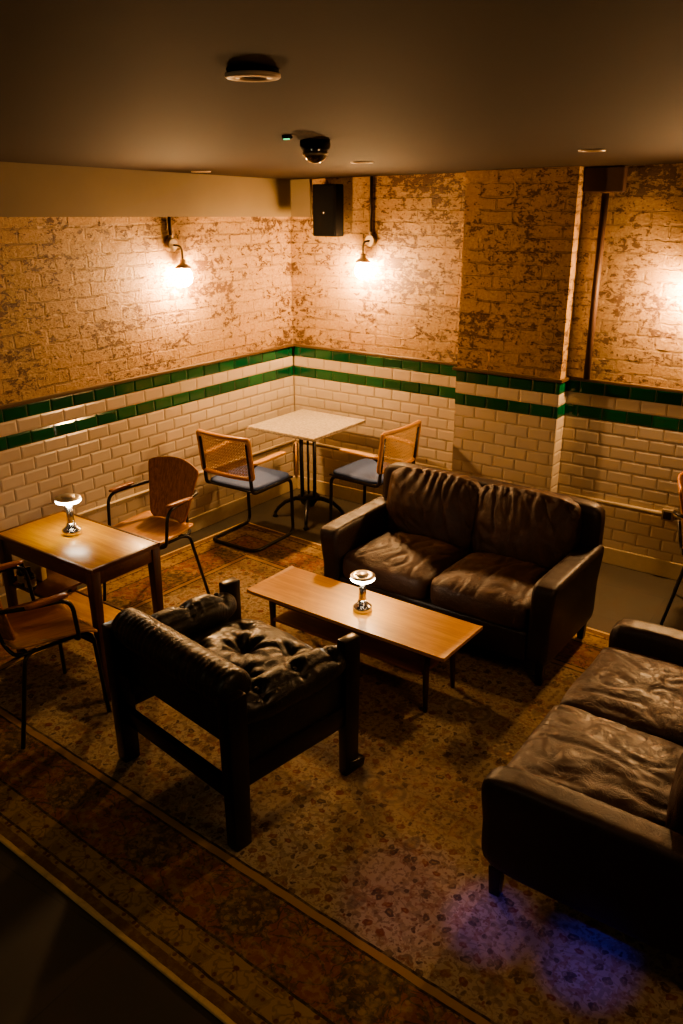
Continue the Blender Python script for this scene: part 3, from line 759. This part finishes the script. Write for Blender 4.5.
mb = MB(); mb.lathe([(.052, -.048), (.0525, -.052), (.050, -.056)], 36); mb.build('trim_ring', M['galv'], t)
def downlight(k, label):
    t = on_ceiling(thing('downlight', label, 'downlight', (0, 0, 0), 0, 'recessed ceiling downlights'), k)
    mb = MB(); mb.lathe([(.062, 0), (.06, -.006), (.045, -.006), (.043, 0)], 32); mb.build('trim_ring', M['dim'], t)
    mb = MB(); mb.lathe([(.044, -.001), (0, -.001)], 32); mb.build('lamp_face', M['galv'], t)
downlight('d1', 'small recessed downlight just right of the dome camera')
downlight('d2', 'small recessed downlight on the right side of the ceiling')
downlight('d3', 'small recessed downlight above the plaster band on the left')
t = on_ceiling(thing('status_light', 'tiny green status light beside the dome camera', 'indicator light', (0, 0, 0)), 'led')
mb = MB(); mb.box((0, 0, -.006), (.03, .03, .012), bev=.003); mb.build('housing', M['blackp'], t)
mb = MB(); mb.box((0, -.004, -.0135), (.024, .008, .004)); mb.build('lens', M['led'], t)

# ------------------------------------------------------------------ pipes and conduit
mb = MB(); mb.tube([(2.43, -.03, 2.335), (2.43, -.03, G + .024)], .021, 14)
tag(mb.build('pipe', M['rust']), 'dark vertical pipe down the brick right of the pier', 'pipe')
zc = .43
def cond(name, pts, label, r=.0105, m='paintpipe', rb=.03):
    mb = MB(); mb.tube(pts, r, 10, rb=rb); return tag(mb.build(name, M[m]), label, 'conduit')
cond('conduit', [(.013, -4.2, zc + .02), (.013, -.03, zc)], 'pale horizontal conduit low along the left tiled wall')
cond('conduit', [(.03, -.013, zc), (PX0 - .012, -.013, zc)], 'pale horizontal conduit low on the back wall behind the bistro table')
cond('conduit', [(PX1 + .02, -.013, zc), (5.4, -.013, zc)], 'pale horizontal conduit low on the tiled wall right of the pier')
cond('conduit', [(.022, -.022, zc - .015), (.022, -.022, SK)], 'short upright conduit in the wall corner behind the bistro table', .009, 'beech')  # orange lamplight on this corner conduit is put into its colour
t = thing('wall_socket', 'small grey socket box on the tiled wall at the right edge', 'socket', (3.042, -.001, .395))
mb = MB(); mb.box((0, -.02, .035), (.075, .04, .075), bev=.004); mb.build('box', M['galv'], t, auto=40)
mb = MB(); mb.box((0, -.0415, .035), (.05, .004, .05), bev=.002); mb.build('face_plate', M['steel'], t, auto=40)

# ------------------------------------------------------------------ lights
def light(name, typ, loc, energy, col, size=.1, target=None, **kw):
    l = bpy.data.lights.new(name, typ); l.energy = energy; l.color = col
    if typ == 'AREA': l.size = size
    else: l.shadow_soft_size = size
    for k, v in kw.items(): setattr(l, k, v)
    o = bpy.data.objects.new(name, l); C.objects.link(o); o.location = loc
    if target is not None: o.rotation_euler = (Vector(target) - Vector(loc)).to_track_quat('-Z', 'Y').to_euler()
    return o
WARM = (1, .60, .30)
light('room_fill_light', 'AREA', (4.6, -3.2, 2.35), 13, (1, .58, .28), .9, (2.2, -1.6, .3))  # added soft fill over the seating, no fixture of the room
light('foreground_fill_light', 'AREA', (2.2, -6.0, 2.3), 5.5, (.95, .85, .55), .8, (1.8, -4.0, 0))  # added fill that lifts the dark foreground floor, source made up
light('blue_stage_light', 'SPOT', (3.9, -4.6, 2.4), 185, (.02, .03, 1), .02, (3.70, -3.13, 0), spot_size=.14, spot_blend=1.0)
light('violet_stage_light', 'SPOT', (3.75, -4.7, 2.4), 150, (.06, .05, 1), .02, (3.38, -3.17, 0), spot_size=.13, spot_blend=1.0)
light('purple_stage_light', 'SPOT', (3.6, -4.7, 2.4), 36, (.5, .18, .8), .02, (3.10, -3.25, 0), spot_size=.2, spot_blend=1.0)

w = bpy.data.worlds.new('World'); bpy.context.scene.world = w; w.use_nodes = True
w.node_tree.nodes['Background'].inputs[0].default_value = (.9, .6, .4, 1); w.node_tree.nodes['Background'].inputs[1].default_value = .01

# ------------------------------------------------------------------ camera
cd = bpy.data.cameras.new('Camera'); cam = bpy.data.objects.new('Camera', cd); C.objects.link(cam)
cd.sensor_fit = 'VERTICAL'; cd.sensor_height = 36; cd.lens = fpx / 1024 * 36; cd.clip_start = .02
cam.matrix_world = Matrix(((cr.x, cu.x, -fw.x, CAMP.x), (cr.y, cu.y, -fw.y, CAMP.y), (cr.z, cu.z, -fw.z, CAMP.z), (0, 0, 0, 1)))
sc = bpy.context.scene; sc.camera = cam
sc.view_settings.view_transform = 'AgX'
sc.view_settings.look = 'AgX - Medium High Contrast'
sc.view_settings.exposure = 0.22
